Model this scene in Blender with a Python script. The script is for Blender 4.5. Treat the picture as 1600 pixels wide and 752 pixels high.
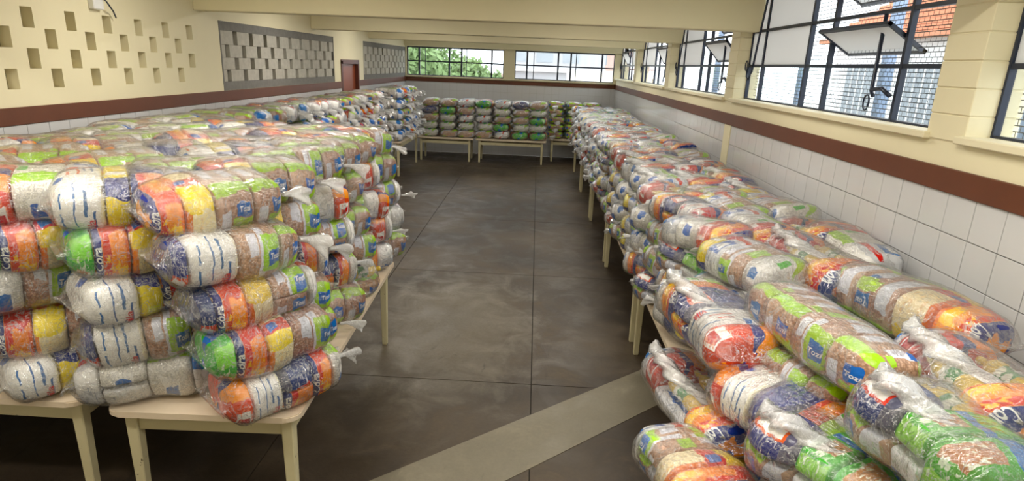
import bpy, bmesh, math, random
from mathutils import Vector, Matrix, noise
from mathutils.bvhtree import BVHTree
PI = math.pi
S = bpy.context.scene
C = S.collection
for o in list(bpy.data.objects): bpy.data.objects.remove(o)

# ------------------------------------------------------------------ camera
F = 941.3; PITCH, YAW, ROLL = 0.28393557, -0.03025303, -0.04044049; CAMH = 2.45
_f = Vector((math.sin(YAW)*math.cos(PITCH), math.cos(YAW)*math.cos(PITCH), -math.sin(PITCH)))
_r = Vector((math.cos(YAW), -math.sin(YAW), 0)); _d = _f.cross(_r)
R0 = math.cos(ROLL)*_r + math.sin(ROLL)*_d; R1 = -math.sin(ROLL)*_r + math.cos(ROLL)*_d
cd = bpy.data.cameras.new('camera'); cam = bpy.data.objects.new('camera', cd); C.objects.link(cam)
M = Matrix((R0, -R1, -_f)).transposed().to_4x4(); M.translation = (0, 0, CAMH)
cam.matrix_world = M
cd.sensor_width = 36; cd.lens = F/1600*36; cd.clip_end = 400; cd.clip_start = 0.05
S.camera = cam
def onz(px, py, z):
    d = R0*((px-800)/F) + R1*((py-376)/F) + _f
    t = (z-CAMH)/d.z
    return Vector((d.x*t, d.y*t, z))

# ------------------------------------------------------------------ world, exposure
w = bpy.data.worlds.new('overcast_sky'); S.world = w; w.use_nodes = True
bgn = w.node_tree.nodes['Background']
bgn.inputs[0].default_value = (0.90, 0.95, 1.0, 1); bgn.inputs[1].default_value = 4.0
S.view_settings.view_transform = 'Standard'; S.view_settings.look = 'None'
S.view_settings.gamma = 1; S.view_settings.use_curve_mapping = False
S.view_settings.exposure = 0.18
FILL_W = 26.0  # power of each added, unseen fill lamp

# ------------------------------------------------------------------ room measures
XL, XR, YW, YB = -3.62, 2.13, 17.0, -1.2      # left wall, right wall, end wall, back of the room
ZC, ZBEAM = 3.35, 2.87
ZB0, ZB1 = 1.91, 2.03                          # brown band
ZT = 0.76                                      # table tops

# ------------------------------------------------------------------ helpers
def obj(name, me, mat=None, parent=None):
    if isinstance(me, bmesh.types.BMesh):
        bm = me; me = bpy.data.meshes.new(name); bm.to_mesh(me); bm.free()
    if mat is not None:
        for m in (mat if isinstance(mat, list) else [mat]): me.materials.append(m)
    o = bpy.data.objects.new(name, me); C.objects.link(o)
    if parent: o.parent = parent
    return o
def empty(name, loc=(0, 0, 0), rz=0.0):
    o = bpy.data.objects.new(name, None); C.objects.link(o); o.location = loc; o.rotation_euler = (0, 0, rz)
    o.empty_display_size = 0.1
    return o
def tag(o, label=None, cat=None, group=None, kind=None):
    if label: o['label'] = label
    if cat: o['category'] = cat
    if group: o['group'] = group
    if kind: o['kind'] = kind
    return o
def bx(bm, x0, x1, y0, y1, z0, z1, bev=0.0):
    r = bmesh.ops.create_cube(bm, size=1.0, matrix=Matrix.Translation(((x0+x1)/2, (y0+y1)/2, (z0+z1)/2)) @ Matrix.Diagonal((abs(x1-x0), abs(y1-y0), abs(z1-z0), 1)))
    if bev:
        es = list({e for v in r['verts'] for e in v.link_edges})
        bmesh.ops.bevel(bm, geom=es, offset=bev, segments=1, affect='EDGES')
def box(name, x0, x1, y0, y1, z0, z1, mat, parent=None, bev=0.0):
    bm = bmesh.new(); bx(bm, x0, x1, y0, y1, z0, z1, bev); return obj(name, bm, mat, parent)
def tube(bm, pts, r, seg=8):
    pts = [Vector(p) for p in pts]; rings = []
    for i, p in enumerate(pts):
        t = (pts[min(i+1, len(pts)-1)] - pts[max(i-1, 0)]).normalized()
        a = t.orthogonal().normalized() if abs(t.z) > .9 else t.cross(Vector((0, 0, 1))).normalized()
        b = t.cross(a); rr = r[i] if isinstance(r, (list, tuple)) else r
        rings.append([bm.verts.new(p + (a*math.cos(2*PI*k/seg) + b*math.sin(2*PI*k/seg))*rr) for k in range(seg)])
    for i in range(len(rings)-1):
        for k in range(seg):
            bm.faces.new((rings[i][k], rings[i][(k+1) % seg], rings[i+1][(k+1) % seg], rings[i+1][k]))
    bm.faces.new(rings[0][::-1]); bm.faces.new(rings[-1])
def smooth(o):
    for p in o.data.polygons: p.use_smooth = True
    return o

# ------------------------------------------------------------------ material builder
class NT:
    def __init__(s, name):
        s.m = bpy.data.materials.new(name); s.m.use_nodes = True; s.t = s.m.node_tree
        s.p = s.t.nodes['Principled BSDF']; s.out = s.t.nodes['Material Output']
    def n(s, typ, **kw):
        nd = s.t.nodes.new(typ)
        for k, v in kw.items(): setattr(nd, k, v)
        return nd
    def lk(s, a, b): s.t.links.new(a, b)
    def inp(s, sock, v):
        if isinstance(v, bpy.types.NodeSocket): s.lk(v, sock)
        elif isinstance(v, (tuple, list)) and len(v) == 3 and sock.type == 'RGBA': sock.default_value = (*v, 1)
        else: sock.default_value = v
    def math(s, op, a, b=0.0, c=None):
        nd = s.n('ShaderNodeMath', operation=op); s.inp(nd.inputs[0], a); s.inp(nd.inputs[1], b)
        if c is not None: s.inp(nd.inputs[2], c)
        return nd.outputs[0]
    def mix(s, f, a, b, blend='MIX'):
        nd = s.n('ShaderNodeMix', data_type='RGBA', blend_type=blend)
        s.inp(nd.inputs[0], f); s.inp(nd.inputs[6], a); s.inp(nd.inputs[7], b); return nd.outputs[2]
    def noise(s, vec, scale, detail=3, rough=.55, dist=0.0):
        nd = s.n('ShaderNodeTexNoise'); s.inp(nd.inputs['Vector'], vec); nd.inputs['Scale'].default_value = scale
        nd.inputs['Detail'].default_value = detail; nd.inputs['Roughness'].default_value = rough; nd.inputs['Distortion'].default_value = dist
        return nd.outputs['Fac']
    def voro(s, vec, scale, out='Distance'):
        nd = s.n('ShaderNodeTexVoronoi'); s.inp(nd.inputs['Vector'], vec); nd.inputs['Scale'].default_value = scale; return nd.outputs[out]
    def ramp(s, f, stops):
        nd = s.n('ShaderNodeValToRGB'); e = nd.color_ramp.elements
        while len(e) < len(stops): e.new(0.5)
        for q, (pos, col) in zip(e, stops): q.position = pos; q.color = (*col, 1) if len(col) == 3 else col
        s.lk(f, nd.inputs[0]); return nd.outputs[0]
    def step(s, v, a, b):
        nd = s.n('ShaderNodeMapRange', interpolation_type='SMOOTHSTEP'); s.inp(nd.inputs[0], v)
        nd.inputs[1].default_value = a; nd.inputs[2].default_value = b; return nd.outputs[0]
    def bump(s, hgt, strength, dist=0.01):
        nd = s.n('ShaderNodeBump'); nd.inputs['Strength'].default_value = strength; nd.inputs['Distance'].default_value = dist
        s.lk(hgt, nd.inputs['Height']); return nd.outputs[0]
    def obco(s, scale=(1, 1, 1)):
        nd = s.n('ShaderNodeTexCoord'); mp = s.n('ShaderNodeMapping'); mp.inputs['Scale'].default_value = scale
        s.lk(nd.outputs['Object'], mp.inputs[0]); return mp.outputs[0]
    def geo(s, scale=(1, 1, 1)):
        nd = s.n('ShaderNodeNewGeometry'); mp = s.n('ShaderNodeMapping'); mp.inputs['Scale'].default_value = scale
        s.lk(nd.outputs['Position'], mp.inputs[0]); return mp.outputs[0]
    def fin(s, col, rough=.6, normal=None, **kw):
        s.inp(s.p.inputs['Base Color'], col); s.inp(s.p.inputs['Roughness'], rough)
        if normal is not None: s.lk(normal, s.p.inputs['Normal'])
        for k, v in kw.items(): s.inp(s.p.inputs[k.replace('_', ' ')], v)
        return s.m
def plain(name, col, rough=.6, var=.12, scale=6.0, bmp=0.0, bscale=60, **kw):
    m = NT(name); g = m.geo()
    f = m.noise(g, scale, 5, .6)
    c = m.mix(f, tuple(x*(1-var) for x in col), tuple(min(1, x*(1+var)) for x in col))
    nm = m.bump(m.noise(g, bscale, 3), bmp, .004) if bmp else None
    return m.fin(c, rough, nm, **kw)

MAT = {}
MAT['cream'] = plain('cream_paint', (.80, .73, .50), .6, .05, 2.2, .08, 40)
MAT['beam'] = plain('beam_paint', (.78, .71, .47), .6, .05, 1.4, .08, 30)
MAT['ceiling'] = plain('ceiling_paint', (.82, .78, .62), .7, .04, 2)
MAT['concrete'] = plain('grey_concrete', (.47, .45, .39), .9, .3, 14, .5, 90)
MAT['concrete_dark'] = plain('dark_concrete', (.20, .195, .18), .9, .3, 16, .5, 90)
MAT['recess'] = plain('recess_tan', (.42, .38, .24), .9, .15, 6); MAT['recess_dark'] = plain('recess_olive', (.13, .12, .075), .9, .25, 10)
MAT['band'] = plain('brown_band', (.125, .036, .013), .45, .2, 5, .05, 40)
MAT['door'] = plain('brown_door', (.24, .055, .018), .4, .2, 3)
MAT['door_frame'] = plain('door_frame_paint', (.10, .025, .015), .45, .15, 4)
MAT['tile'] = plain('white_glazed_tile', (.61, .61, .62), .12, .03, 3)
MAT['grout'] = plain('tile_grout', (.36, .35, .33), .8, .2, 20)
MAT['frame'] = plain('navy_metal', (.012, .02, .045), .4, .2, 8)
MAT['sill'] = plain('sill_paint', (.78, .71, .50), .55, .06, 3, .1, 40)
MAT['metal_lamp'] = plain('lamp_body_enamel', (.8, .8, .78), .4, .03)
def m_frost():
    m = NT('frosted_pane'); t = m.t
    tr = m.n('ShaderNodeBsdfTranslucent'); tr.inputs[0].default_value = (.82, .82, .80, 1)
    df = m.n('ShaderNodeBsdfDiffuse'); df.inputs[0].default_value = (.78, .78, .76, 1)
    mx = m.n('ShaderNodeMixShader'); mx.inputs[0].default_value = .45
    m.lk(tr.outputs[0], mx.inputs[1]); m.lk(df.outputs[0], mx.inputs[2]); m.lk(mx.outputs[0], m.out.inputs[0]); return m.m
MAT['frost'] = m_frost()
def m_glass():
    m = NT('clear_glass'); tr = m.n('ShaderNodeBsdfTransparent'); tr.inputs[0].default_value = (.93, .95, .95, 1)
    gl = m.n('ShaderNodeBsdfGlossy'); gl.inputs['Roughness'].default_value = .03
    fr = m.n('ShaderNodeLayerWeight'); fr.inputs[0].default_value = .5
    k = m.math('MULTIPLY_ADD', m.math('POWER', fr.outputs['Facing'], 5.0), .7, .03)
    mx = m.n('ShaderNodeMixShader'); m.lk(k, mx.inputs[0]); m.lk(tr.outputs[0], mx.inputs[1]); m.lk(gl.outputs[0], mx.inputs[2])
    m.lk(mx.outputs[0], m.out.inputs[0]); return m.m
MAT['glass'] = m_glass()
def m_wood(name, col, chip):
    m = NT(name); g = m.obco((1, 1, 1)); oi = m.n('ShaderNodeObjectInfo')
    v = m.n('ShaderNodeVectorMath', operation='ADD'); m.lk(g, v.inputs[0]); m.lk(oi.outputs['Location'], v.inputs[1])
    f = m.noise(v.outputs[0], 5, 5, .6)
    c = m.mix(f, tuple(x*.86 for x in col), tuple(min(1, x*1.08) for x in col))
    k = m.step(m.noise(v.outputs[0], 22, 4, .7), chip, chip+.03)
    c = m.mix(k, c, (.07, .04, .02))
    return m.fin(c, .5, m.bump(m.noise(v.outputs[0], 70, 2), .1, .003))
MAT['table_top'] = m_wood('table_top_laminate', (.74, .61, .45), .78)
MAT['table_leg'] = m_wood('table_leg_paint', (.66, .59, .36), .66)

# ------------------------------------------------------------------ floor
def m_floor(name, dark, light, patch):
    m = NT(name); g = m.geo()
    big = m.noise(g, .55, 6, .6, .4); mid = m.noise(g, 2.6, 6, .65, .6); fine = m.noise(g, 38, 4, .7)
    c = m.mix(m.step(big, .38, .68), dark, light)
    c = m.mix(m.math('MULTIPLY', m.step(mid, .5, .75), .55), c, tuple(x*1.5 for x in light))
    if patch:                                    # worn, paler patch of the screed
        vd = m.n('ShaderNodeVectorMath', operation='DISTANCE'); mp = m.n('ShaderNodeMapping')
        mp.inputs['Scale'].default_value = (1.0, .55, 1); m.lk(g, mp.inputs[0]); m.lk(mp.outputs[0], vd.inputs[0])
        vd.inputs[1].default_value = (-.75, 2.95, 0)
        dd = m.math('ADD', vd.outputs['Value'], m.math('MULTIPLY', m.math('SUBTRACT', mid, .5), 1.3))
        c = m.mix(m.math('MULTIPLY', m.math('SUBTRACT', 1.0, m.step(dd, .30, 1.05)), .75), c, (.27, .23, .165))
    st = m.step(m.noise(m.geo((3, 1, 1)), 1.3, 5, .7, 1.0), .60, .72)
    c = m.mix(m.math('MULTIPLY', st, .5), c, tuple(x*.45 for x in dark))
    c = m.mix(m.math('MULTIPLY', fine, .5), c, tuple(x*.6 for x in dark))
    r = m.ramp(mid, [(.3, (.34,)*3), (.75, (.68,)*3)])
    return m.fin(c, r, m.bump(fine, .25, .004))
MAT['floor'] = m_floor('dark_screed', (.041, .028, .017), (.118, .086, .053), True)
MAT['strip'] = m_floor('pale_screed', (.20, .175, .12), (.30, .265, .19), False)
MAT['joint'] = plain('floor_joint', (.02, .016, .012), .9)
fl = tag(box('floor', XL-.1, XR+.1, YB, YW, -.2, -.008, MAT['joint']), kind='structure')
xs = [XL, -1.62, .07, 1.72, XR]; ys = [YB, 1.6, 4.31, 6.92, 9.55, 12.2, 14.8, YW]
for i in range(4):
    for j in range(7):
        box('floor_slab', xs[i]+.004, xs[i+1]-.004, ys[j]+.004, ys[j+1]-.004, -.1, 0, MAT['floor'], fl)
bm = bmesh.new()
q = [(-1.62, 2.44), (-.86, 2.44), (1.62, 4.62), (1.62, 5.18)]
vs = [bm.verts.new((x, y, -.05)) for x, y in q] + [bm.verts.new((x, y, .003)) for x, y in q]
bm.faces.new(vs[4:]); bm.faces.new(vs[3::-1])
for i in range(4): bm.faces.new((vs[i], vs[(i+1) % 4], vs[4+(i+1) % 4], vs[4+i]))
obj('floor_strip', bm, MAT['strip'], fl)['label'] = 'pale diagonal concrete strip crossing the dark floor'

# ------------------------------------------------------------------ ceiling and beams
tag(box('ceiling', XL-.3, XR+.3, YB, YW+.2, ZC, ZC+.15, MAT['ceiling']), kind='structure')
PIL = [-.25, 3.19, 6.78, 10.17, 13.55]
for k, y in enumerate(PIL):
    tag(box('trim_%d' % (k+1), XL, XR+.12, y-.22, y+.02 if k != 2 else y+.0, ZBEAM, ZC+.01, MAT['beam'], None, .008), 'cream concrete ceiling beam spanning the hall', None, 'ceiling beams', 'structure')
tag(box('trim_6', XL, XR+.12, YW-.16, YW+.1, 2.84, ZC+.01, MAT['beam']), 'cream lintel above the end windows', None, None, 'structure')

# ------------------------------------------------------------------ left wall with pierced blockwork
wl = tag(box('wall_left', XL-.30, XL-.16, YB, YW+.2, 0, ZC, MAT['cream']), kind='structure')
def solid(y0, y1, z0, z1, mat='cream'): return box('wall_block', XL-.17, XL, y0, y1, z0, z1, MAT[mat], wl)
solid(YB, 11.42, 0, ZB1); solid(12.49, YW+.1, 0, ZB1)
def pierced(y0, y1, zrows, mat, start, pitch, gap):
    for r, (z0, z1) in enumerate(zip(zrows[:-1], zrows[1:])):
        y = y0; c = start[r % 2]
        cuts = []
        while c < y1:
            if c+gap > y0: cuts.append(c)
            c += pitch
        for cc in cuts + [None]:
            e = y1 if cc is None else min(cc, y1)
            if e - y > .012: box('block', XL-.17, XL + (random.Random(y*7+r).uniform(-.003, .001) if mat != 'cream' else 0), y, e, z0+(.0015 if mat != 'cream' else 0), z1-(.0015 if mat != 'cream' else 0), MAT[mat], wl)
            if cc is not None: y = cc+gap
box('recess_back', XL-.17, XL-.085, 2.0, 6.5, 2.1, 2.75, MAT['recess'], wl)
solid(YB, 2.0, ZB1, ZC); solid(2.0, 7.05, ZB1, 2.15); solid(2.0, 7.05, 2.71, ZC); solid(6.5, 7.05, 2.15, 2.71)
pierced(2.0, 6.5, [2.15, 2.29, 2.43, 2.57, 2.71], 'cream', (2.05, 2.27), .4115, .105)
for (a, b) in ((7.05, 11.0), (12.9, 16.97)):
    solid(a, b, 2.80, ZC)
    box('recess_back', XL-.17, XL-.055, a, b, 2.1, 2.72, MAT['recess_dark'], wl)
    box('block', XL-.17, XL-.006, a, b, 2.70, 2.80, MAT['concrete_dark'], wl)
    box('block', XL-.17, XL-.004, a, b, ZB1, 2.13, MAT['concrete_dark'], wl)
    pierced(a+.03, b-.01, [2.13, 2.265, 2.40, 2.545, 2.70], 'concrete', (a+.11, a+.32), .415, .105)
    for yy in (a, b-.012): box('panel_edge', XL-.17, XL+.004, yy, yy+.025, ZB1, 2.80, MAT['concrete_dark'], wl)
solid(11.0, 11.38, ZB1, ZC); solid(11.38, 12.53, 2.42, ZC); solid(12.53, 12.9, ZB1, ZC); solid(16.97, YW+.1, ZB1, ZC)
# the bare lower rows of the grey panels are darker stone, the pieces themselves are built above
d1 = tag(empty('door_1', (XL, 11.95, 0)), 'reddish brown wooden door in dark frame between grey block panels', None, None, 'structure')
for nm, a in (('door_frame', (-.06, .02, -.57, -.49, 0, 2.40)), ('door_frame', (-.06, .02, .49, .57, 0, 2.40)), ('door_frame', (-.06, .02, -.57, .57, 2.34, 2.42))):
    box(nm, *a, MAT['door_frame'], d1, .004)
lf = box('door_leaf', -.09, -.05, -.49, .49, .01, 2.34, MAT['door'], d1)
bm = bmesh.new(); tube(bm, [(-.05, -.40, 1.05), (.0, -.40, 1.05), (.0, -.29, 1.05)], .011); obj('door_handle', bm, MAT['metal_lamp'], lf).parent = lf
# band and tiles on the left wall
for k, (a, b) in enumerate(((YB, 11.38), (12.53, YW))):
    tag(box('trim_%d' % (7+k), XL, XL+.018, a, b, ZB0, ZB1, MAT['band'], None, .003), 'brown painted band along the pierced wall', None, 'brown bands', 'structure')
tilemesh = {}
def tiles_x(parent, X, sgn, ya, yb, zs):
    """glazed tiles on a wall of constant X, facing sgn"""
    if sgn not in tilemesh:
        bm = bmesh.new(); bx(bm, min(0, sgn*.008), max(0, sgn*.008), .0025, .1975, .0025, .1975, .0015)
        me = bpy.data.meshes.new('tile'); bm.to_mesh(me); bm.free(); me.materials.append(MAT['tile']); tilemesh[sgn] = me
    for z in zs:
        y = ya
        while y < yb-.01:
            o = bpy.data.objects.new('tile', tilemesh[sgn]); C.objects.link(o); o.parent = parent
            rr = random.Random(y*31+z*7); o.location = (X + rr.uniform(-.0008, .0008), y, z); y += .2
def m_tiled(axis):
    m = NT('tiled_wall_'+axis); g = m.n('ShaderNodeNewGeometry'); sp = m.n('ShaderNodeSeparateXYZ'); m.lk(g.outputs['Position'], sp.inputs[0])
    a = m.math('FRACT', m.math('DIVIDE', sp.outputs[axis], .2)); b = m.math('FRACT', m.math('DIVIDE', m.math('SUBTRACT', sp.outputs['Z'], .11), .2))
    def ln(v): return m.math('GREATER_THAN', m.math('ABSOLUTE', m.math('SUBTRACT', v, .5)), .485)
    k = m.math('MAXIMUM', ln(a), ln(b))
    return m.fin(m.mix(k, (.60, .60, .61), (.50, .49, .48)), .15)
MAT['tiledY'] = m_tiled('Y'); MAT['tiledX'] = m_tiled('X')
box('tile_bed', XL, XL+.002, YB, 11.38, .0, ZB0, MAT['grout'], wl)
box('tile_field', XL, XL+.006, YB, 3.0, .01, ZB0, MAT['tiledY'], wl); box('tile_field', XL, XL+.006, 3.0, 11.3, .01, 1.51, MAT['tiledY'], wl); box('tile_field', XL, XL+.006, 12.55, YW, .01, ZB0, MAT['tiledY'], wl)
tiles_x(wl, XL+.002, 1, 3.0, 11.35, (1.71, 1.51))
# junction box with a short cable high on the pierced wall
jb = tag(empty('junction_box', (XL, 5.10, 2.70)), 'white electrical box with dangling wire on pierced wall', 'electrical box')
box('box_body', 0, .05, -.09, .03, .05, .22, MAT['metal_lamp'], jb, .006)
bm = bmesh.new(); tube(bm, [(.04, -.02, .16), (.07, .03, .12), (.07, .08, .07), (.05, .13, .05), (.04, .17, .0)], .006); smooth(obj('wire', bm, MAT['frame'], jb))
bm = bmesh.new(); tube(bm, [(.02, -.06, .22), (.02, -.06, .64)], .012); smooth(obj('conduit', bm, MAT['cream'], jb))

# ------------------------------------------------------------------ end wall
we = tag(box('wall_end', XL-.3, XR+.3, YW, YW+.2, 0, 1.93, MAT['tiledX']), kind='structure')
box('wall_block', XL-.3, XR+.3, YW, YW+.2, 1.93, 2.06, MAT['cream'], we); box('wall_block', -.93, -.63, YW-.02, YW+.2, 2.06, ZC, MAT['cream'], we)
box('wall_block', XL-.3, XL+.04, YW, YW+.2, 2.06, ZC, MAT['cream'], we); box('wall_block', XR-.07, XR+.3, YW, YW+.2, 2.06, ZC, MAT['cream'], we)
box('wall_block', XL-.3, XR+.3, YW, YW+.2, 2.83, ZC, MAT['cream'], we)
tag(box('trim_9', XL, XR, YW-.018, YW, ZB0+.01, ZB1-.01, MAT['band']), 'brown painted band under the end windows', None, 'brown bands', 'structure')
tag(box('trim_10', XL, XR, YW-.05, YW+.06, 2.035, 2.075, MAT['sill'], None, .005), 'cream ledge under the end windows', None, 'window ledges', 'structure')
def end_window(n, x0, x1, lab):
    t = tag(empty('window_%d' % n, ((x0+x1)/2, YW+.06, 2.07)), lab, None, None, 'structure'); hw = (x1-x0)/2; H = .75
    u = [-1, -.755, -.13, .125, .75, 1]
    for a in u: box('mullion', a*hw-.022, a*hw+.022, -.02, .02, 0, H, MAT['frame'], t)
    for z in (0, .37, H-.02): box('transom', -hw, hw, -.018, .018, z-.006, z+.028, MAT['frame'], t)
    for a in (-.62, .23): box('casement_rail', a*hw-.01, a*hw+.01, -.05, -.03, 0, H, MAT['frame'], t)
    for a, b in zip(u[:-1], u[1:]):
        for z in (.02, .39): box('pane', a*hw+.014, b*hw-.014, -.003, .003, z, z+.35, MAT['glass'], t)
end_window(6, -3.57, -.93, 'navy framed window looking onto green trees')
end_window(7, -.63, 2.06, 'navy framed window looking onto apartment blocks')

# ------------------------------------------------------------------ right wall, pillars and windows
PILR = [-.3, 3.24, 6.95, 10.35, 13.75]
wr = tag(box('wall_right', XR, XR+.2, YB, YW, 0, ZB0, MAT['grout']), kind='structure')
box('wall_block', XR, XR+.2, YB, YW, ZB0, 2.16, MAT['cream'], wr)
box('tile_field', XR-.006, XR, YB, 1.5, .01, ZB0, MAT['tiledY'], wr); box('tile_field', XR-.006, XR, 1.5, 9.5, .01, 1.31, MAT['tiledY'], wr); box('tile_field', XR-.006, XR, 9.5, YW, .01, ZB0, MAT['tiledY'], wr)
tiles_x(wr, XR-.001, -1, 1.5, 9.5, (1.71, 1.51, 1.31))
for y in PILR:
    ht = ZC - 2.16; n = 9
    for k in range(n):
        box('pillar_block', XR-.012+random.Random(k+y).uniform(-.002, .002), XR+.24, y-.15, y+.15, 2.16+ht*k/n+.002, 2.16+ht*(k+1)/n-.002, MAT['cream'], wr, .004)
    box('pillar_mortar', XR-.006, XR+.23, y-.145, y+.145, 2.16, ZC, MAT['sill'], wr)
    if y == 6.95: box('pilaster', XR-.016, XR, y-.25, y-.03, 0, ZB0, MAT['cream'], wr)
tag(box('trim_11', XR-.024, XR, YB, YW-.02, ZB0, ZB1, MAT['band'], None, .003), 'brown painted band under the mesh-screened windows', None, 'brown bands', 'structure')
bays = list(zip([y+.15 for y in PILR], [y-.15 for y in PILR[1:]] + [YW-.02]))
for k, (a, b) in enumerate(bays):
    tag(box('trim_%d' % (12+k), XR-.045, XR+.16, a-.03, b+.03, 2.155, 2.195, MAT['sill'], None, .006), 'cream ledge under a side window', None, 'window ledges', 'structure')
XF = XR+.13
def vent(t, y0, y1, zt, hh, ang, mat):
    """a hopper pane hinged on a level pivot, turned by ang"""
    p = empty('vent_sash', (0, 0, zt)); p.parent = t
    bm = bmesh.new(); W = y1-y0
    k = hh/2
    for a in ((-.012, .012, y0, y0+.025, -k, k), (-.012, .012, y1-.025, y1, -k, k), (-.012, .012, y0, y1, k-.025, k), (-.012, .012, y0, y1, -k, -k+.025)): bx(bm, *a)
    me = obj('sash_frame', bm, MAT['frame']); me.parent = t; me.location = (0, 0, zt); me.rotation_euler = (0, ang, 0)
    bm = bmesh.new(); bx(bm, -.003, .003, y0+.02, y1-.02, -k+.02, k-.02); g = obj('pane', bm, mat, me)
    bpy.data.objects.remove(p)
    return me
def side_window(n, ya, yb, lab, detail, openbig, frosted):
    t = tag(empty('window_%d' % n, (XF, (ya+yb)/2, 2.195)), lab, None, None, 'structure'); hw = (yb-ya)/2
    H = ZC-2.195; z1, z2 = .34, .68
    u = [hw, hw-.40, hw-1.42, hw-1.82, hw-2.82, -hw]
    for a in u: box('mullion', -.018, .018, a-.015, a+.015, 0, H, MAT['frame'], t)
    for z in (0, z1, z2, H-.06): box('transom', -.016, .016, -hw, hw, z-.013, z+.013, MAT['frame'], t)
    cells = list(zip(u[1:], u[:-1])); rows = [(0, z1), (z1, z2), (z2, H-.06)]
    for ci, (a, b) in enumerate(cells):
        for ri, (za, zb) in enumerate(rows):
            big = ci in (1, 3)
            if big and ri > 0 and ci in openbig:
                vent(t, a+.02, b-.02, (za+zb)/2, zb-za-.03, openbig[ci], MAT['frost'])
                continue
            fro = big and ri > 0 and ci in frosted or (ci == 0 and detail and ri > 0)
            box('pane', -.003, .003, a+.013, b-.013, za+.012, zb-.012, MAT['frost'] if fro else MAT['glass'], t)
    # stay rods with their hooks beside each opening light
    for ci in (1, 3) if n != 5 else ():
        a, b = cells[ci]; yy = (b+.02) if ci == 1 else a+.30
        bm = bmesh.new()
        if ci == 1: tube(bm, [(-.05, b-.02, H-.1), (-.05, yy+.06, z2), (-.06, yy+.12, z1-.06), (-.07, yy+.17, z1-.14), (-.06, yy+.26, z1-.11), (-.05, yy+.30, z1-.02)], .011)
        else: tube(bm, [(-.05, a+.22, z2-.02), (-.05, a+.22, z1-.16), (-.06, a+.17, z1-.19)], .013)
        smooth(obj('stay_rod', bm, MAT['frame'], t))
        bm = bmesh.new()
        if ci == 3: tube(bm, [(-.05, a+.22, z1-.15), (-.05, a+.10, z1-.14), (-.05, a, z1-.18)], .014)
        c0 = Vector((-.06, a+.24, z1-.235)) if ci == 3 else Vector((-.06, yy+.31, z1+.0))
        tube(bm, [c0+Vector((0, .035*math.cos(q*PI/6), .05*math.sin(q*PI/6))) for q in range(13)], .006, 6)
        smooth(obj('stay_hook', bm, MAT['frame'], t))
    return t
side_window(1, *bays[1], 'navy steel window with frosted panes and tilted sash beside brick pillar', True, {3: -1.0}, (1,))
side_window(2, *bays[2], 'navy steel window with one tilted sash, second bay from painted brick pillar', True, {3: -.75}, (1,))
side_window(3, *bays[3], 'navy steel window, third bay from painted brick pillar', True, {3: -.5}, (1,))
side_window(4, *bays[4], 'navy steel window in the bay next to the end wall', True, {1: -.5}, (3,))
side_window(5, *bays[0], 'navy steel window on the other side of the painted brick pillar', True, {}, ())
# wire netting outside the side windows
MAT['wire'] = plain('net_wire', (.10, .105, .11), .5)
for k in (0, 1, 2):
    a, b = bays[k]; bm = bmesh.new(); x = XR+.215; st = .030; H0 = 2.2; cw = .052; row = 0; z = H0
    while z < 3.3:
        bx(bm, x-.0012, x+.0012, a, b, z-.0026, z+.0026)
        y = a + (cw/2 if row % 2 else 0)
        while y < b:
            v = [bm.verts.new(p) for p in ((x, y-.0026, z), (x, y+.0026, z), (x, y+.0026, z+st), (x, y-.0026, z+st))]; bm.faces.new(v); y += cw
        z += st; row += 1
    o = obj('wire_netting', bm, MAT['wire']); tag(o, 'grey wire netting outside side window, %s' % ('beyond the brick pillar', 'beside the brick pillar', 'second bay from brick pillar')[k], 'netting', 'window netting')
    
# back of the room, behind the photographer
tag(box('wall_back', XL-.3, XR+.3, YB-.15, YB, 0, ZC, MAT['cream']), kind='structure')

# ------------------------------------------------------------------ fill lamps added out of view between the beams to brighten the room
tubeM = NT('fill_tube_glow'); tubeM.p.inputs['Emission Color'].default_value = (1, .97, .9, 1); tubeM.p.inputs['Emission Strength'].default_value = 3; MAT['tube'] = tubeM.m
for li, y in enumerate((15.2, 11.8, 8.4, 4.9, 2.2, .9)):
    for x in (-2.2, .6):
        t = tag(empty('added_fill_lamp', (x, y, ZC-.12)), 'added twin tube fill lamp, %s from end wall, ceiling row beside the %s' % (('first', 'second', 'third', 'fourth', 'fifth', 'sixth')[li], 'pierced wall' if x < 0 else 'side windows'), 'lamp', 'added fill lamps')
        box('fill_lamp_body', -.65, .65, -.09, .09, .06, .125, MAT['metal_lamp'], t, .005)
        for s in (-.045, .045):
            bm = bmesh.new(); tube(bm, [(-.6, s, .035), (.6, s, .035)], .014); smooth(obj('fill_lamp_tube', bm, MAT['tube'], t))
        ld = bpy.data.lights.new('fill_light', 'AREA'); ld.shape = 'RECTANGLE'; ld.size = 1.2; ld.size_y = .16; ld.energy = FILL_W*(.35 if li == 0 else 1); ld.color = (1, .95, .86)  # added fill light, weaker in the row by the end wall
        lo = bpy.data.objects.new('fill_light', ld); C.objects.link(lo); lo.parent = t; lo.location = (0, 0, .01)

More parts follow.
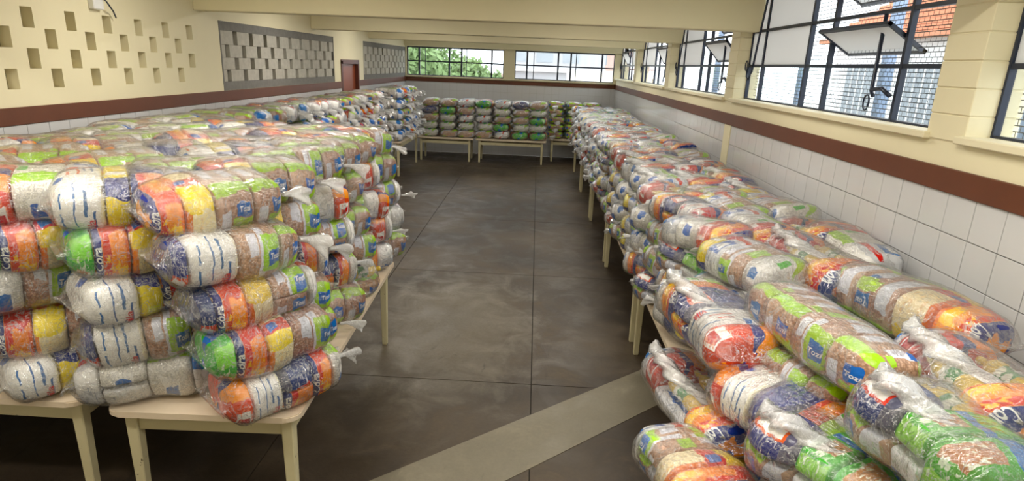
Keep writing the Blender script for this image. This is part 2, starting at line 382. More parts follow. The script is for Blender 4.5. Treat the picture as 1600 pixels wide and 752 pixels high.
# ------------------------------------------------------------------ tables
def rounded_slab(w, l, th, r, seg=6):
    bm = bmesh.new(); pts = []
    for cx, cy, a0 in ((w/2-r, l/2-r, 0), (-w/2+r, l/2-r, PI/2), (-w/2+r, -l/2+r, PI), (w/2-r, -l/2+r, 3*PI/2)):
        for k in range(seg+1): a = a0+PI/2*k/seg; pts.append((cx+r*math.cos(a), cy+r*math.sin(a)))
    lo = [bm.verts.new((x, y, 0)) for x, y in pts]; hi = [bm.verts.new((x, y, th)) for x, y in pts]
    bm.faces.new(hi); bm.faces.new(lo[::-1]); n = len(pts)
    for i in range(n): bm.faces.new((lo[i], lo[(i+1) % n], hi[(i+1) % n], hi[i]))
    bmesh.ops.bevel(bm, geom=[e for e in bm.edges if abs(e.verts[0].co.z-e.verts[1].co.z) < 1e-6], offset=.005, segments=2, affect='EDGES')
    return bm
def table(x, y, w, l, h, rz, label):
    t = tag(empty('table', (x, y, 0), rz), label, 'table', 'cream school tables')
    o = obj('table_top', rounded_slab(w, l, .032, .075), MAT['table_top'], t); o.location = (0, 0, h-.032)
    lw = .062; ix, iy = w/2-.085, l/2-.10
    for sx in (-1, 1):
        for sy in (-1, 1):
            bm = bmesh.new(); bx(bm, -lw/2, lw/2, -lw/2, lw/2, 0, h-.032, .006)
            for v in bm.verts:
                if v.co.z < .2: v.co.x *= .72; v.co.y *= .72
            o = obj('leg', bm, MAT['table_leg'], t); o.location = (sx*ix, sy*iy, 0)
    zt = h-.032-.045
    for sy in (-1, 1): box('rail', -ix+lw/2-.002, ix-lw/2+.002, sy*iy-.014, sy*iy+.014, zt-.075, zt, MAT['table_leg'], t, .003)
    for sx in (-1, 1): box('rail', sx*ix-.014, sx*ix+.014, -iy+lw/2-.002, iy-lw/2+.002, zt-.075, zt, MAT['table_leg'], t, .003)
    return t
table(-1.60, 3.74, .95, 2.47, ZT, math.radians(2), 'cream table by the aisle carrying the pile before pierced wall')
table(-2.66, 3.78, .95, 2.47, ZT, 0, 'cream table between pierced wall and its twin, under food bags')
table(-3.37, 3.78, .44, 2.47, ZT, 0, 'narrow cream table pushed against the pierced wall')
table(-3.23, 6.33, .72, 2.3, ZT, 0, 'cream table under the first grey block panel, hidden by bags')
table(-3.22, 8.72, .72, 2.2, ZT, 0, 'cream table under the middle of the first grey panel')
table(-3.22, 10.90, .72, 1.98, ZT, 0, 'cream table standing in front of the brown door')
table(-3.22, 14.0, .72, 2.2, ZT, 0, 'cream table beyond the brown door, near the corner')
table(-2.28, 15.75, .80, 1.44, .60, PI/2, 'low cream table under the end window facing trees')
table(-.60, 15.78, .80, 1.80, .60, PI/2, 'low cream table with a free end by the dark gap')
table(1.02, 16.45, .80, 1.30, .60, PI/2, 'low cream table set back against the end wall')
for k, y in enumerate((1.40, 3.86, 6.30, 8.70, 11.10, 13.50)):
    table(1.40, y, .97, 2.38, ZT, 0, 'cream table under side windows, %s from the end wall' % ('sixth', 'fifth', 'fourth', 'third', 'second', 'first')[k])

# ------------------------------------------------------------------ food packets: printed wrappers
def pack_mat(name, base, shapes, rough=.32, grain=None, scr=None):
    """base colour with printed shapes laid out on the wrapper: (u0,u1,v0,v1,colour), v runs twice round the packet"""
    m = NT(name); uv = m.n('ShaderNodeUVMap'); uv.uv_map = 'UVMap'
    sp = m.n('ShaderNodeSeparateXYZ'); m.lk(uv.outputs[0], sp.inputs[0])
    oi = m.n('ShaderNodeObjectInfo'); tc = m.n('ShaderNodeTexCoord')
    ob = tc.outputs['Object']
    wob = m.noise(ob, 14, 2); wobc = m.math('MULTIPLY', m.math('SUBTRACT', wob, .5), .16)
    u = m.math('ADD', sp.outputs[0], wobc)
    v = m.math('FRACT', m.math('ADD', m.math('MULTIPLY', sp.outputs[1], 2.0), wobc))
    if grain:
        vo = m.voro(ob, grain[0], 'Color'); sx = m.n('ShaderNodeSeparateColor'); m.lk(vo, sx.inputs[0])
        c = m.mix(sx.outputs[0], base, grain[1])
        vd = m.voro(ob, grain[0]); c = m.mix(m.math('MULTIPLY', m.step(vd, .3, .7), .6), c, tuple(x*.45 for x in base))
    else:
        c = m.mix(m.noise(ob, 9, 3), tuple(x*.80 for x in base), tuple(min(1, x*1.12) for x in base))
    for (u0, u1, v0, v1, col) in shapes:
        a = m.math('LESS_THAN', m.math('ABSOLUTE', m.math('SUBTRACT', u, (u0+u1)/2)), (u1-u0)/2)
        b = m.math('LESS_THAN', m.math('ABSOLUTE', m.math('SUBTRACT', v, (v0+v1)/2)), (v1-v0)/2)
        c = m.mix(m.math('MULTIPLY', a, b), c, col)
    if scr:                                       # small unreadable print
        mp = m.n('ShaderNodeMapping'); mp.inputs['Scale'].default_value = scr[1]; m.lk(uv.outputs[0], mp.inputs[0])
        k = m.step(m.noise(mp.outputs[0], 1.0, 2, .6), .57, .60)
        k = m.math('MULTIPLY', k, m.math('MULTIPLY', m.math('LESS_THAN', m.math('ABSOLUTE', m.math('SUBTRACT', v, .5)), .20), m.math('LESS_THAN', m.math('ABSOLUTE', m.math('SUBTRACT', u, .55)), .30)))
        c = m.mix(m.math('MULTIPLY', k, .85), c, scr[0])
    hs = m.n('ShaderNodeHueSaturation'); hs.inputs['Saturation'].default_value = 1.18; m.lk(c, hs.inputs['Color'])
    m.lk(m.math('MULTIPLY_ADD', oi.outputs['Random'], .30, .80), hs.inputs['Value'])
    m.lk(m.math('MULTIPLY_ADD', oi.outputs['Random'], .02, .49), hs.inputs['Hue'])
    nm = m.bump(m.noise(ob, 34, 3, .6, .8), .5, .006)
    return m.fin(hs.outputs[0], rough, nm)
LIME = (.36, .60, .06); LILAC = (.66, .67, .74); NAVY = (.02, .04, .20); BLUE = (.03, .16, .50); WHITE = (.84, .83, .80)
RED = (.66, .04, .025); ORG = (.86, .26, .03); YEL = (.90, .70, .06); CRM = (.86, .76, .50); GRN = (.10, .42, .08)
PK = {
 'bean_packet': pack_mat('bean_wrapper', (.40, .225, .15), [(0, .14, .0, 1, (.50, .34, .26)), (.02, .98, .02, .17, LIME), (.10, .36, .30, .92, LILAC), (.42, .98, .40, .52, LIME), (.52, .88, .26, .38, BLUE), (.62, .86, .56, .88, LILAC), (.64, .84, .52, .60, BLUE), (.80, .98, .88, .98, LIME)], .3, (110, (.62, .42, .32))),
 'carioca_bean_packet': pack_mat('carioca_wrapper', (.44, .25, .17), [(.04, .40, .60, .95, LIME), (.44, .60, .05, .80, LILAC), (.50, .98, .14, .44, LIME), (.70, .95, .50, .85, LILAC), (.62, .94, .26, .38, BLUE), (.2, .4, .1, .3, LILAC)], .3, (100, (.64, .44, .34))),
 'rice_packet': pack_mat('rice_wrapper', (.72, .70, .64), [(.0, 1, .0, .14, LIME), (.30, .70, .30, .62, WHITE), (.34, .66, .36, .48, BLUE), (.1, .3, .7, .9, GRN)], .28, (150, (.84, .82, .78))),
 'pasta_packet': pack_mat('pasta_wrapper', ORG, [(.0, .20, 0, 1, NAVY), (.22, .42, 0, 1, RED), (.42, 1, .0, .16, RED), (.60, .86, .40, .64, (.92, .55, .08)), (.86, 1, .2, .9, (.80, .16, .03))], .25, None, ((.92, .62, .14), (9, 26, 1))),
 'cracker_packet': pack_mat('cracker_wrapper', CRM, [(0, 1, .0, .26, YEL), (0, 1, .80, 1, RED), (.1, .5, .84, .97, BLUE), (.0, .16, .26, .8, (.80, .25, .06))], .3, None, ((.75, .55, .30), (8, 20, 1))),
 'sugar_packet': pack_mat('sugar_wrapper', WHITE, [(.16, .20, .14, .30, (.05, .18, .40)), (.17, .21, .36, .60, (.05, .18, .40)), (.42, .45, .06, .44, (.06, .16, .35)), (.60, .66, .14, .36, (.10, .20, .36)), (.62, .66, .46, .66, (.10, .20, .36)), (.04, .26, .86, .97, BLUE), (.30, .36, .60, .78, (.70, .16, .10)), (.50, .55, .56, .80, (.70, .16, .10)), (.76, .81, .3, .74, (.06, .16, .35)), (.90, 1, .0, .7, (.86, .82, .66))], .35),
 'cornmeal_packet': pack_mat('cornmeal_wrapper', (.86, .66, .02), [(0, 1, .0, .22, NAVY), (.2, .8, .40, .62, (.80, .78, .10)), (.1, .9, .84, .95, WHITE)], .2, None, ((.98, .90, .45), (14, 20, 1))),
 'coffee_packet': pack_mat('coffee_wrapper', (.03, .05, .20), [(0, 1, .40, .66, (.72, .10, .05)), (.25, .75, .44, .60, (.85, .82, .78)), (0, .2, .0, 1, (.10, .10, .16))], .22, None, ((.80, .80, .86), (16, 24, 1))),
 'couscous_packet': pack_mat('couscous_wrapper', GRN, [(.10, .90, .12, .36, (.30, .66, .14)), (.25, .75, .44, .74, (.48, .26, .14)), (0, 1, .82, 1, BLUE)], .25, None, ((.80, .88, .72), (10, 26, 1))),
 'tomato_packet': pack_mat('tomato_wrapper', RED, [(0, 1, .0, .22, ORG), (.2, .8, .34, .60, WHITE), (.26, .74, .40, .52, (.50, .02, .05)), (0, 1, .88, 1, NAVY)], .25, None, ((.86, .40, .30), (10, 18, 1))),
 'milk_packet': pack_mat('milk_wrapper', (.66, .67, .70), [(0, 1, .1, .34, WHITE), (.2, .8, .46, .76, BLUE), (.3, .7, .52, .64, WHITE), (0, 1, .88, 1, (.66, .08, .06))], .18, None, ((.30, .34, .42), (14, 22, 1))),
 'salt_packet': pack_mat('salt_wrapper', (.80, .80, .82), [(0, 1, .0, .28, BLUE), (.2, .8, .5, .8, (.16, .42, .78))], .3),
}
def m_oil():
    m = NT('cooking_oil'); ob = m.obco()
    uv = m.n('ShaderNodeUVMap'); sp = m.n('ShaderNodeSeparateXYZ'); m.lk(uv.outputs[0], sp.inputs[0])
    lab = m.math('LESS_THAN', m.math('ABSOLUTE', m.math('SUBTRACT', sp.outputs[0], .42)), .13)
    c = m.mix(lab, (.72, .50, .05), m.mix(m.step(m.noise(ob, 30, 2), .48, .52), (.06, .26, .09), (.75, .74, .60)))
    return m.fin(c, .08, None, Transmission_Weight=.25, Coat_Weight=.5)
PK['oil_bottle'] = m_oil()
def m_film(name, haze, white, bs=.75):
    m = NT(name); oi = m.n('ShaderNodeObjectInfo')
    tc = m.n('ShaderNodeTexCoord'); ad = m.n('ShaderNodeVectorMath', operation='ADD'); m.lk(tc.outputs['Object'], ad.inputs[0])
    m.lk(oi.outputs['Location'], ad.inputs[1]); v = ad.outputs[0]
    mp = m.n('ShaderNodeMapping'); mp.inputs['Scale'].default_value = (1, .55, .55); m.lk(v, mp.inputs[0])
    n1 = m.noise(mp.outputs[0], 16, 4, .6, 1.2); n2 = m.noise(v, 45, 3, .6, 1.0)
    m2 = m.n('ShaderNodeMapping'); m2.inputs['Scale'].default_value = (.35, 1.5, 1.5); m2.inputs['Rotation'].default_value = (.3, .5, .6); m.lk(v, m2.inputs[0])
    n3 = m.noise(m2.outputs[0], 22, 3, .6, .6)
    ridge = m.math('MAXIMUM', m.step(m.math('ABSOLUTE', m.math('SUBTRACT', n1, .5)), .022, .0), m.math('MULTIPLY', m.step(m.math('ABSOLUTE', m.math('SUBTRACT', n3, .52)), .018, .0), m.step(n2, .42, .58)))
    hgt = m.math('ADD', m.math('ADD', n1, m.math('MULTIPLY', n2, .35)), m.math('MULTIPLY', n3, .5))
    nm = m.bump(hgt, bs, .03)
    tr = m.n('ShaderNodeBsdfTransparent'); tr.inputs[0].default_value = (.985, .985, .985, 1)
    df = m.n('ShaderNodeBsdfDiffuse'); df.inputs[0].default_value = (.88, .88, .88, 1); m.lk(nm, df.inputs['Normal'])
    tl = m.n('ShaderNodeBsdfTranslucent'); tl.inputs[0].default_value = (.88, .88, .88, 1)
    wd = m.n('ShaderNodeMixShader'); wd.inputs[0].default_value = .35; m.lk(df.outputs[0], wd.inputs[1]); m.lk(tl.outputs[0], wd.inputs[2])
    gl = m.n('ShaderNodeBsdfGlossy'); gl.inputs['Roughness'].default_value = .09; m.lk(nm, gl.inputs['Normal'])
    lw = m.n('ShaderNodeLayerWeight'); lw.inputs[0].default_value = .5; m.lk(nm, lw.inputs['Normal'])
    fz = m.math('POWER', lw.outputs['Facing'], 2.5)
    a = m.n('ShaderNodeMixShader'); m.lk(m.math('ADD', haze, m.math('MULTIPLY', ridge, white)), a.inputs[0]); m.lk(tr.outputs[0], a.inputs[1]); m.lk(wd.outputs[0], a.inputs[2])
    b = m.n('ShaderNodeMixShader'); m.lk(m.math('MINIMUM', m.math('MULTIPLY_ADD', fz, .75, .13), .85), b.inputs[0]); m.lk(a.outputs[0], b.inputs[1]); m.lk(gl.outputs[0], b.inputs[2])
    m.lk(b.outputs[0], m.out.inputs[0]); return m.m
MAT['film'] = m_film('clear_plastic_film', .02, .45)
MAT['film_white'] = m_film('gathered_plastic_film', .68, .25, .35)
MAT['ink_white'] = plain('white_ink', (.85, .85, .85), .4, .02); MAT['ink_red'] = plain('red_ink', (.62, .03, .04), .4, .02)

# ------------------------------------------------------------------ one filled bag, lying along x, base at z = 0
BL, BA, BB = .60, .185, .118                    # length, half width, half height
def prof(x):
    s = min(1, abs(2*x/BL)); return max(.02, (1-s**5.5))**.36
def disc(a, b):
    k = .62
    return a*math.sqrt(max(0, 1-k*b*b/2)), b*math.sqrt(max(0, 1-k*a*a/2))
def to_bag(x, a, b, grow=0.0, seed=0):
    da, db = disc(a, b); P = prof(x)
    p = Vector((x, da*(BA*P+grow), BB + db*(BB*P+grow)))
    return p
def lump(p, seed, amp=.008):
    o = Vector((seed*3.1, seed*1.7, seed*.9))
    return noise.noise(p*7+o)*amp*1.5 + noise.noise(p*24+o)*amp*.45
def warp(p, vseed):
    """the slump of a whole bag: a bend, a twist and uneven girth shared by film and packets"""
    rnd = random.Random(vseed*5+1); bend, tw, sk, g1, g2 = rnd.uniform(-.16, .16), rnd.uniform(-.5, .5), rnd.uniform(-.12, .12), rnd.uniform(0, 6), rnd.uniform(0, 6)
    t = p.x/(BL/2); y, z = p.y, p.z-BB
    g = 1+.07*math.sin(t*3.1+g1)+.05*math.sin(t*6.3+g2); y *= g; z *= 1+.5*(g-1)
    z2 = z + sk*y*(1 if z > 0 else .2); y2 = y - tw*.12*t*z
    y2 += bend*.30*(t*t-.4)*BA*2
    return Vector((p.x, y2, max(0.0, z2+BB)))
def packet_mesh(cell, seed, n):
    vseed = seed//16
    x0, x1, a0, a1, b0, b1 = cell
    V = {}; verts = []; uvs = []; faces = []
    cx, ca, cb = (x0+x1)/2, (a0+a1)/2, (b0+b1)/2; hx, ha, hb = (x1-x0)/2, (a1-a0)/2, (b1-b0)/2
    center = to_bag(cx, ca, cb)
    def vert(p):
        k = tuple(round(c, 4) for c in p)
        if k in V: return V[k]
        L = (sum(abs(c)**9 for c in p))**(1/9)
        q = [c/L for c in p]
        P = to_bag(cx+q[0]*hx*.99, ca+q[1]*ha*.98, cb+q[2]*hb*.98)
        d = (P-center)
        P = P + d.normalized()*(noise.noise(P*15+Vector((seed*2.3, 0, 0)))*.007 + noise.noise(P*40+Vector((seed, 0, 0)))*.002)
        P = warp(P, vseed)
        P.z = max(P.z, .004)
        V[k] = len(verts); verts.append(P)
        uvs.append(((q[0]+1)/2, (math.atan2(d.z, d.y)/(2*PI)-.34) % 1.0))
        return V[k]
    for ax in range(3):
        for sg in (-1, 1):
            for i in range(n):
                for j in range(n):
                    def pt(ii, jj):
                        s, t = -1+2*ii/n, -1+2*jj/n
                        # push the rows outward so edges stay crisp
                        c = [0, 0, 0]; c[ax] = sg; c[(ax+1) % 3] = math.sin(s*PI/2*.9)/math.sin(PI/2*.9); c[(ax+2) % 3] = math.sin(t*PI/2*.9)/math.sin(PI/2*.9); return tuple(c)
                    f = [vert(pt(i, j)), vert(pt(i+1, j)), vert(pt(i+1, j+1)), vert(pt(i, j+1))]
                    faces.append(f if sg > 0 else f[::-1])
    return verts, faces, uvs
def bottle_mesh(cell, seed, n):
    x0, x1, a0, a1, b0, b1 = cell; seg = 10 if n > 4 else 6
    y, z = to_bag((x0+x1)/2, (a0+a1)/2, (b0+b1)/2)[1:]
    r = .040; prf = [(0, .0), (.0, .85), (.05, 1), (.2, 1), (.3, .93), (.52, .93), (.58, 1), (.72, .98), (.84, .5), (.88, .34), (.93, .34), (.935, .42), (1.0, .42), (1.0, 0)]
    verts = []; uvs = []; faces = []; L = min(.27, x1-x0)
    for t, rr in prf:
        for k in range(seg):
            a = 2*PI*k/seg; verts.append(warp(Vector((x0+t*L, y+r*rr*math.cos(a), z+r*rr*math.sin(a))), seed//16)); uvs.append((t, k/seg))
    for i in range(len(prf)-1):
        for k in range(seg): faces.append([i*seg+k, i*seg+(k+1) % seg, (i+1)*seg+(k+1) % seg, (i+1)*seg+k])
    return verts, faces, uvs
def film_mesh(seed, n, tailside=1):
    nx, nt = (30, 32) if n > 4 else (12, 14)
    verts = []; faces = []; rnd = random.Random(seed)
    ph = rnd.uniform(0, 6); k1 = rnd.choice((9, 11, 13))
    for i in range(nx+1):
        s = -1+2*i/nx; s = math.sin(s*PI/2)*.55+s*.45
        if s >= 0: x = s*(BL/2+.055)
        else: x = s*(BL/2+.03)
        for k in range(nt):
            th = 2*PI*k/nt; c, d = math.cos(th), math.sin(th); mx = max(abs(c), abs(d))
            q = (abs(c/mx)**5+abs(d/mx)**5)**.2
            a, b = c/mx/q*1.0, d/mx/q*1.0
            da, db = disc(a, b); sc = prof(x*.97); g = .010
            A, B = BA*sc+g, BB*sc+g
            if x > BL/2-.08:                        # gathered towards the tie
                t = min(1, (x-(BL/2-.08))/.135); e = t*t*(3-2*t)
                A = A*(1-e)+.016*e; B = B*(1-e)+.016*e
                pl = 1+.16*math.sin(k1*th+ph)*t*(1-.6*t); A *= pl; B *= pl
            if x < -(BL/2-.06):                     # flat sealed end
                t = min(1, (-x-(BL/2-.06))/.09); e = t*t; A = A*(1-e)+BA*.80*e; B = B*(1-e)+.006*e
            p = Vector((x, da*A, BB+db*B)); r = Vector((0, p.y, p.z-BB))
            if r.length > 1e-4: p += r.normalized()*(lump(p, seed, .007) + noise.noise(p*38+Vector((seed, 0, 0)))*.0035)
            p.z = max(p.z, 0.0)
            verts.append(warp(p, seed))
    for i in range(nx):
        for k in range(nt): faces.append([i*nt+k, i*nt+(k+1) % nt, (i+1)*nt+(k+1) % nt, (i+1)*nt+k])
    return verts, faces, None
def tail_mesh(seed, n):
    """the knot and the loose ruffled tail of film beyond it"""
    nt = 18 if n > 4 else 8; nx = 9 if n > 4 else 4; rnd = random.Random(seed+50); ph = rnd.uniform(0, 6); dr = rnd.uniform(.3, 1.0); sw = rnd.uniform(-.6, .6)
    verts = []; faces = []
    for i in range(nx+1):
        t = i/nx; x = BL/2+.045+t*.125
        r = .018+.004*math.sin(t*9) if t < .25 else .014+.048*((t-.25)/.75)**.8
        for k in range(nt):
            th = 2*PI*k/nt; rr = r*(1+(.45*math.sin(3*th+ph)+.3*math.sin(5*th+ph*2+t*3))*t)
            verts.append(Vector((x-.02*t*math.sin(2*th), rr*math.cos(th)+sw*.09*t*t, BB+rr*math.sin(th)*(.75)-dr*.07*t*t))+warp(Vector((BL/2+.045, 0, BB)), seed)-Vector((BL/2+.045, 0, BB)))
    for i in range(nx):
        for k in range(nt): faces.append([i*nt+k, i*nt+(k+1) % nt, (i+1)*nt+(k+1) % nt, (i+1)*nt+k])
    return verts, faces, None
def rope_mesh(seed):
    """long twisted hank of spare film lying back along the bag"""
    rnd = random.Random(seed); verts = []; faces = []; nt = 12; nx = 26
    for i in range(nx+1):
        t = i/nx; x = BL/2+.03-t*.50; side = BA*.60*math.sin(t*PI*.9+.35); zz = BB*2+.004-.05*abs(t-.45)*2
        if t < .12: zz = BB+.02+(BB-.02)*t/.12
        r = .012+.024*math.sin(PI*min(1, t*1.02))**.6
        for k in range(nt):
            th = 2*PI*k/nt+t*9; rr = r*(1+.35*math.sin(3*2*PI*k/nt+seed)+.25*noise.noise(Vector((x*40, k, seed))))
            verts.append(warp(Vector((x, side+rr*math.cos(th)*1.25, zz+rr*math.sin(th)*.8)), seed))
    for i in range(nx):
        for k in range(nt): faces.append([i*nt+k, i*nt+(k+1) % nt, (i+1)*nt+(k+1) % nt, (i+1)*nt+k])
    return verts, faces, None
def mk(name, data, mat):
    v, f, uv = data; me = bpy.data.meshes.new(name); me.from_pydata(v, [], f)
    l = me.uv_layers.new(name='UVMap')
    if uv:
        for p in me.polygons:
            vals = [uv[i] for i in p.vertices]; vm = max(q[1] for q in vals)
            for li, q in zip(p.loop_indices, vals): l.data[li].uv = (q[0], q[1]+1 if vm-q[1] > .5 else q[1])
    me.materials.append(mat); me.polygons.foreach_set('use_smooth', [True]*len(me.polygons)); me.update(); return me
def text_mesh(txt, pm, cell, u, turn, size, mat, ang):
    """letters printed on the wrapper: laid on the packet surface by casting from its axis"""
    cu = bpy.data.curves.new('t', 'FONT'); cu.body = txt; cu.align_x = 'CENTER'; cu.align_y = 'CENTER'; cu.size = size; cu.resolution_u = 2; cu.shear = .15; cu.offset = size*.02
    o = bpy.data.objects.new('t', cu); C.objects.link(o); dg = bpy.context.evaluated_depsgraph_get(); me = bpy.data.meshes.new_from_object(o.evaluated_get(dg))
    bpy.data.objects.remove(o); bpy.data.curves.remove(cu)
    bm = bmesh.new(); bm.from_mesh(me); bmesh.ops.triangulate(bm, faces=bm.faces[:]); bmesh.ops.subdivide_edges(bm, edges=bm.edges[:], cuts=1)
    tree = BVHTree.FromPolygons([v.co for v in pm.vertices], [tuple(p.vertices) for p in pm.polygons])
    x0, x1, a0, a1, b0, b1 = cell; cen = to_bag((x0+x1)/2, (a0+a1)/2, (b0+b1)/2); rad = .13
    for v in bm.verts:
        tx, ty = v.co.x, v.co.y
        if turn: tx, ty = -ty, tx
        th = ang - ty/rad; x = x0+u*(x1-x0)+tx
        org = Vector((x, cen.y, cen.z)); d = Vector((0, math.cos(th), math.sin(th)))
        h = tree.ray_cast(org+d*.5, -d)
        v.co = (h[0]+d*.0025) if h[0] else org+d*.1
    bm.to_mesh(me); bm.free(); me.materials.clear(); me.materials.append(mat); return me

def slices(seq, rnd):
    """seq of (kind or (kind,kind), weight) along the bag -> cells"""
    tot = sum(wt for _, wt in seq); x = -BL/2+.012; out = []
    for kd, wt in seq:
        L = (BL-.024)*wt/tot
        if isinstance(kd, tuple):
            if len(kd) == 2:
                if rnd.random() < .5: out += [(kd[0], (x, x+L, -1, 1, .02, 1)), (kd[1], (x, x+L, -1, 1, -1, -.02))]
                else: out += [(kd[0], (x, x+L, -1, -.02, -1, 1)), (kd[1], (x, x+L, .02, 1, -1, 1))]
            else: out += [(kd[0], (x, x+L, -1, -.02, .0, 1)), (kd[1], (x, x+L, .02, 1, 0, 1)), (kd[2], (x, x+L, -1, 1, -1, -.02))]
        else: out.append((kd, (x, x+L, -1, 1, -1, 1)))
        x += L
    return out
B, CB, RI, PA, CR, SU, CO, CF, CS, TO, MI, SA, OI = ('bean_packet', 'carioca_bean_packet', 'rice_packet', 'pasta_packet', 'cracker_packet', 'sugar_packet', 'cornmeal_packet', 'coffee_packet', 'couscous_packet', 'tomato_packet', 'milk_packet', 'salt_packet', 'oil_bottle')
VAR = [
 ([(PA, .8), (CR, .8), (B, 1.2), (B, 1.1)], 'orange, cream and bean bag'),
 ([(CF, .4), (SU, 1.3), (CB, 1.3), (B, .8)], 'white sugar and bean bag'),
 ([(CF, .5), (PA, .9), (CR, .9), ((CB, B), 1.3), (MI, .5)], 'navy, orange and bean bag'),
 ([(CS, .5), (PA, .8), ((CR, CF), .8), (CB, 1.4)], 'green, orange and bean bag'),
 ([(SU, 1.2), (CO, .6), ((PA, CF), .9), (MI, 1)], 'white and yellow food bag'),
 ([(B, 1), (B, 1), (CB, 1), (B, 1)], 'all-bean food bag'),
 ([(PA, .9), ((OI, OI, MI), 1.7), (TO, .7), (MI, .5)], 'oil bottle and pasta bag'),
 ([(CS, 1.1), ((CS, SA), 1.0), ((OI, CF, B), 1.7)], 'bright green and blue bag'),
 ([(MI, .7), ((RI, MI), 1.2), (RI, 1.2), (SA, .5)], 'silver and white rice bag'),
 ([(TO, .6), (SU, 1.0), ((CF, PA), 1.1), (PA, .7), (RI, .6)], 'red, white and navy bag'),
 ([(RI, 1), (CB, 1.2), (MI, .8), ((TO, CO), .7)], 'rice and brown bean bag'),
 ([(PA, .8), (TO, .6), (RI, 1.1), (MI, 1.0)], 'orange, red and rice bag'),
]
PROTO = []
for vi, (seq, desc) in enumerate(VAR):
    rnd = random.Random(100+vi); cells = slices(seq, rnd); parts = []; lo = []
    for ci, (kd, cell) in enumerate(cells):
        fn = bottle_mesh if kd == OI else packet_mesh
        me = mk(kd, fn(cell, vi*16+ci, 8), PK[kd]); subs = []
        if kd in (B, CB):
            for ang in (PI, 0.0): subs.append(('brand_print', text_mesh('Tozi', me, cell, .70 if kd == B else .78, False, .027, MAT['ink_white'], ang)))
        if kd == PA:
            for ang in (PI+.1, .5): subs.append(('brand_print', text_mesh('Cora', me, cell, .10, True, .040, MAT['ink_white'], ang)))
        if kd == SU:
            for ang in (PI+.45, .6): subs.append(('brand_print', text_mesh('vila', me, cell, .72, True, .042, MAT['ink_red'], ang)))
        parts.append((kd, me, subs)); lo.append((fn(cell, vi*16+ci, 4), PK[kd]))
    film = mk('plastic_film', film_mesh(vi, 8), MAT['film']); tail = mk('knotted_tail', tail_mesh(vi, 8), MAT['film_white']); rope = mk('twisted_film', rope_mesh(vi), MAT['film_white'])
    lo.append((film_mesh(vi, 4), MAT['film'])); lo.append((tail_mesh(vi, 4), MAT['film_white']))
    V, Fc, UV, MI_, mats = [], [], [], [], []
    for (v, f, uv), mt in lo:
        b = len(V); V += v; UV += uv if uv else [(0, 0)]*len(v); Fc += [[i+b for i in q] for q in f]
        if mt not in mats: mats.append(mt)
        MI_ += [mats.index(mt)]*len(f)
    me = mk('food_bag', (V, Fc, UV), mats[0])
    for mt in mats[1:]: me.materials.append(mt)
    me.polygons.foreach_set('material_index', MI_); me.update()
    PROTO.append(dict(parts=parts, film=film, tail=tail, rope=rope, low=me, desc=desc))

# ------------------------------------------------------------------ where every bag lies
PLACE = []
RN = random.Random(7); RT = random.Random(3)
ORD = ['first', 'second', 'third', 'fourth', 'fifth', 'sixth', 'seventh', 'eighth', 'ninth', 'tenth', '11th', '12th', '13th', '14th', '15th', '16th', '17th', '18th', '19th', '20th', '21st', '22nd', '23rd', '24th', '25th', '26th', '27th', '28th', '29th', '30th']
LAY = ['bottom layer', 'second layer', 'third layer', 'fourth layer', 'fifth layer']
def put(x, y, z, yaw, var, where, sc=(1, 1, 1), tilt=0.0, rope=False, roll=0.0, group='food bags'):
    PLACE.append(dict(p=Vector((x, y, z)), yaw=yaw, var=var, where=where, sc=sc, tilt=tilt, rope=rope, roll=roll, group=group, tail=None))
    if RT.random() < .40: t = RT.uniform(.4, .95); PLACE[-1]['tail'] = (1, t, t)
D = math.radians
# paired tables before the pierced wall: five layers, bags lie askew with their tied ends to the aisle
frontv = [[4+1, 0], ]
colx = [-1.40, -1.90, -2.40, -2.88, -3.28]
front = {(0, 4): 0, (0, 3): 1, (0, 2): 2, (0, 1): 3, (0, 0): 9, (1, 4): 4, (1, 3): 3, (1, 2): 4, (1, 1): 1, (1, 0): 8, (2, 4): 11, (2, 3): 3, (2, 2): 10, (2, 1): 2, (2, 0): 4, (3, 4): 0, (3, 3): 5, (3, 2): 5, (3, 1): 6, (3, 0): 1}
fpos = {4: (-1.52, 2.74), 3: (-1.43, 2.68), 2: (-1.35, 2.71), 1: (-1.29, 2.69), 0: (-1.24, 2.70)}
for lay in range(5):
    z = ZT+.002+lay*.222
    for row in range(6):
        for col in range(5):
            if lay < 3 and row > 0 and col > 0: continue
            if lay == 3 and row > 1 and col > 1: continue
            x = colx[col]+RN.uniform(-.02, .02); y = 2.73+row*.47+col*.05+RN.uniform(-.03, .03); yaw = D(42+RN.uniform(-6, 6))
            if col in (1, 2, 3): yaw += D(RN.uniform(-16, 16)) if row == 0 else D(RN.uniform(-6, 6)); y -= .05 if row == 0 else 0
            if col == 4: yaw = D(78+RN.uniform(-6, 6))
            v = front.get((col, lay)) if row == 0 else None
            if v is None: v = RN.choice((0, 1, 2, 3, 5, 5, 8, 9, 10, 11, 4, 6, 7))
            if row == 0 and col == 0: x, y = fpos[lay]; yaw = D(50)
            if col == 0 and row > 0: x += (4-lay)*.03-.13
            put(x, y, z, yaw, v, '%s, %s row in, %s from aisle, paired tables' % (LAY[lay], ORD[row], ORD[col]), (RN.uniform(1.02, 1.08), RN.uniform(.98, 1.08), RN.uniform(1.05, 1.15) if lay < 4 else RN.uniform(1.0, 1.08)), RN.uniform(-.06, .06), roll=RN.uniform(-.06, .14), group='food bags on the paired tables')
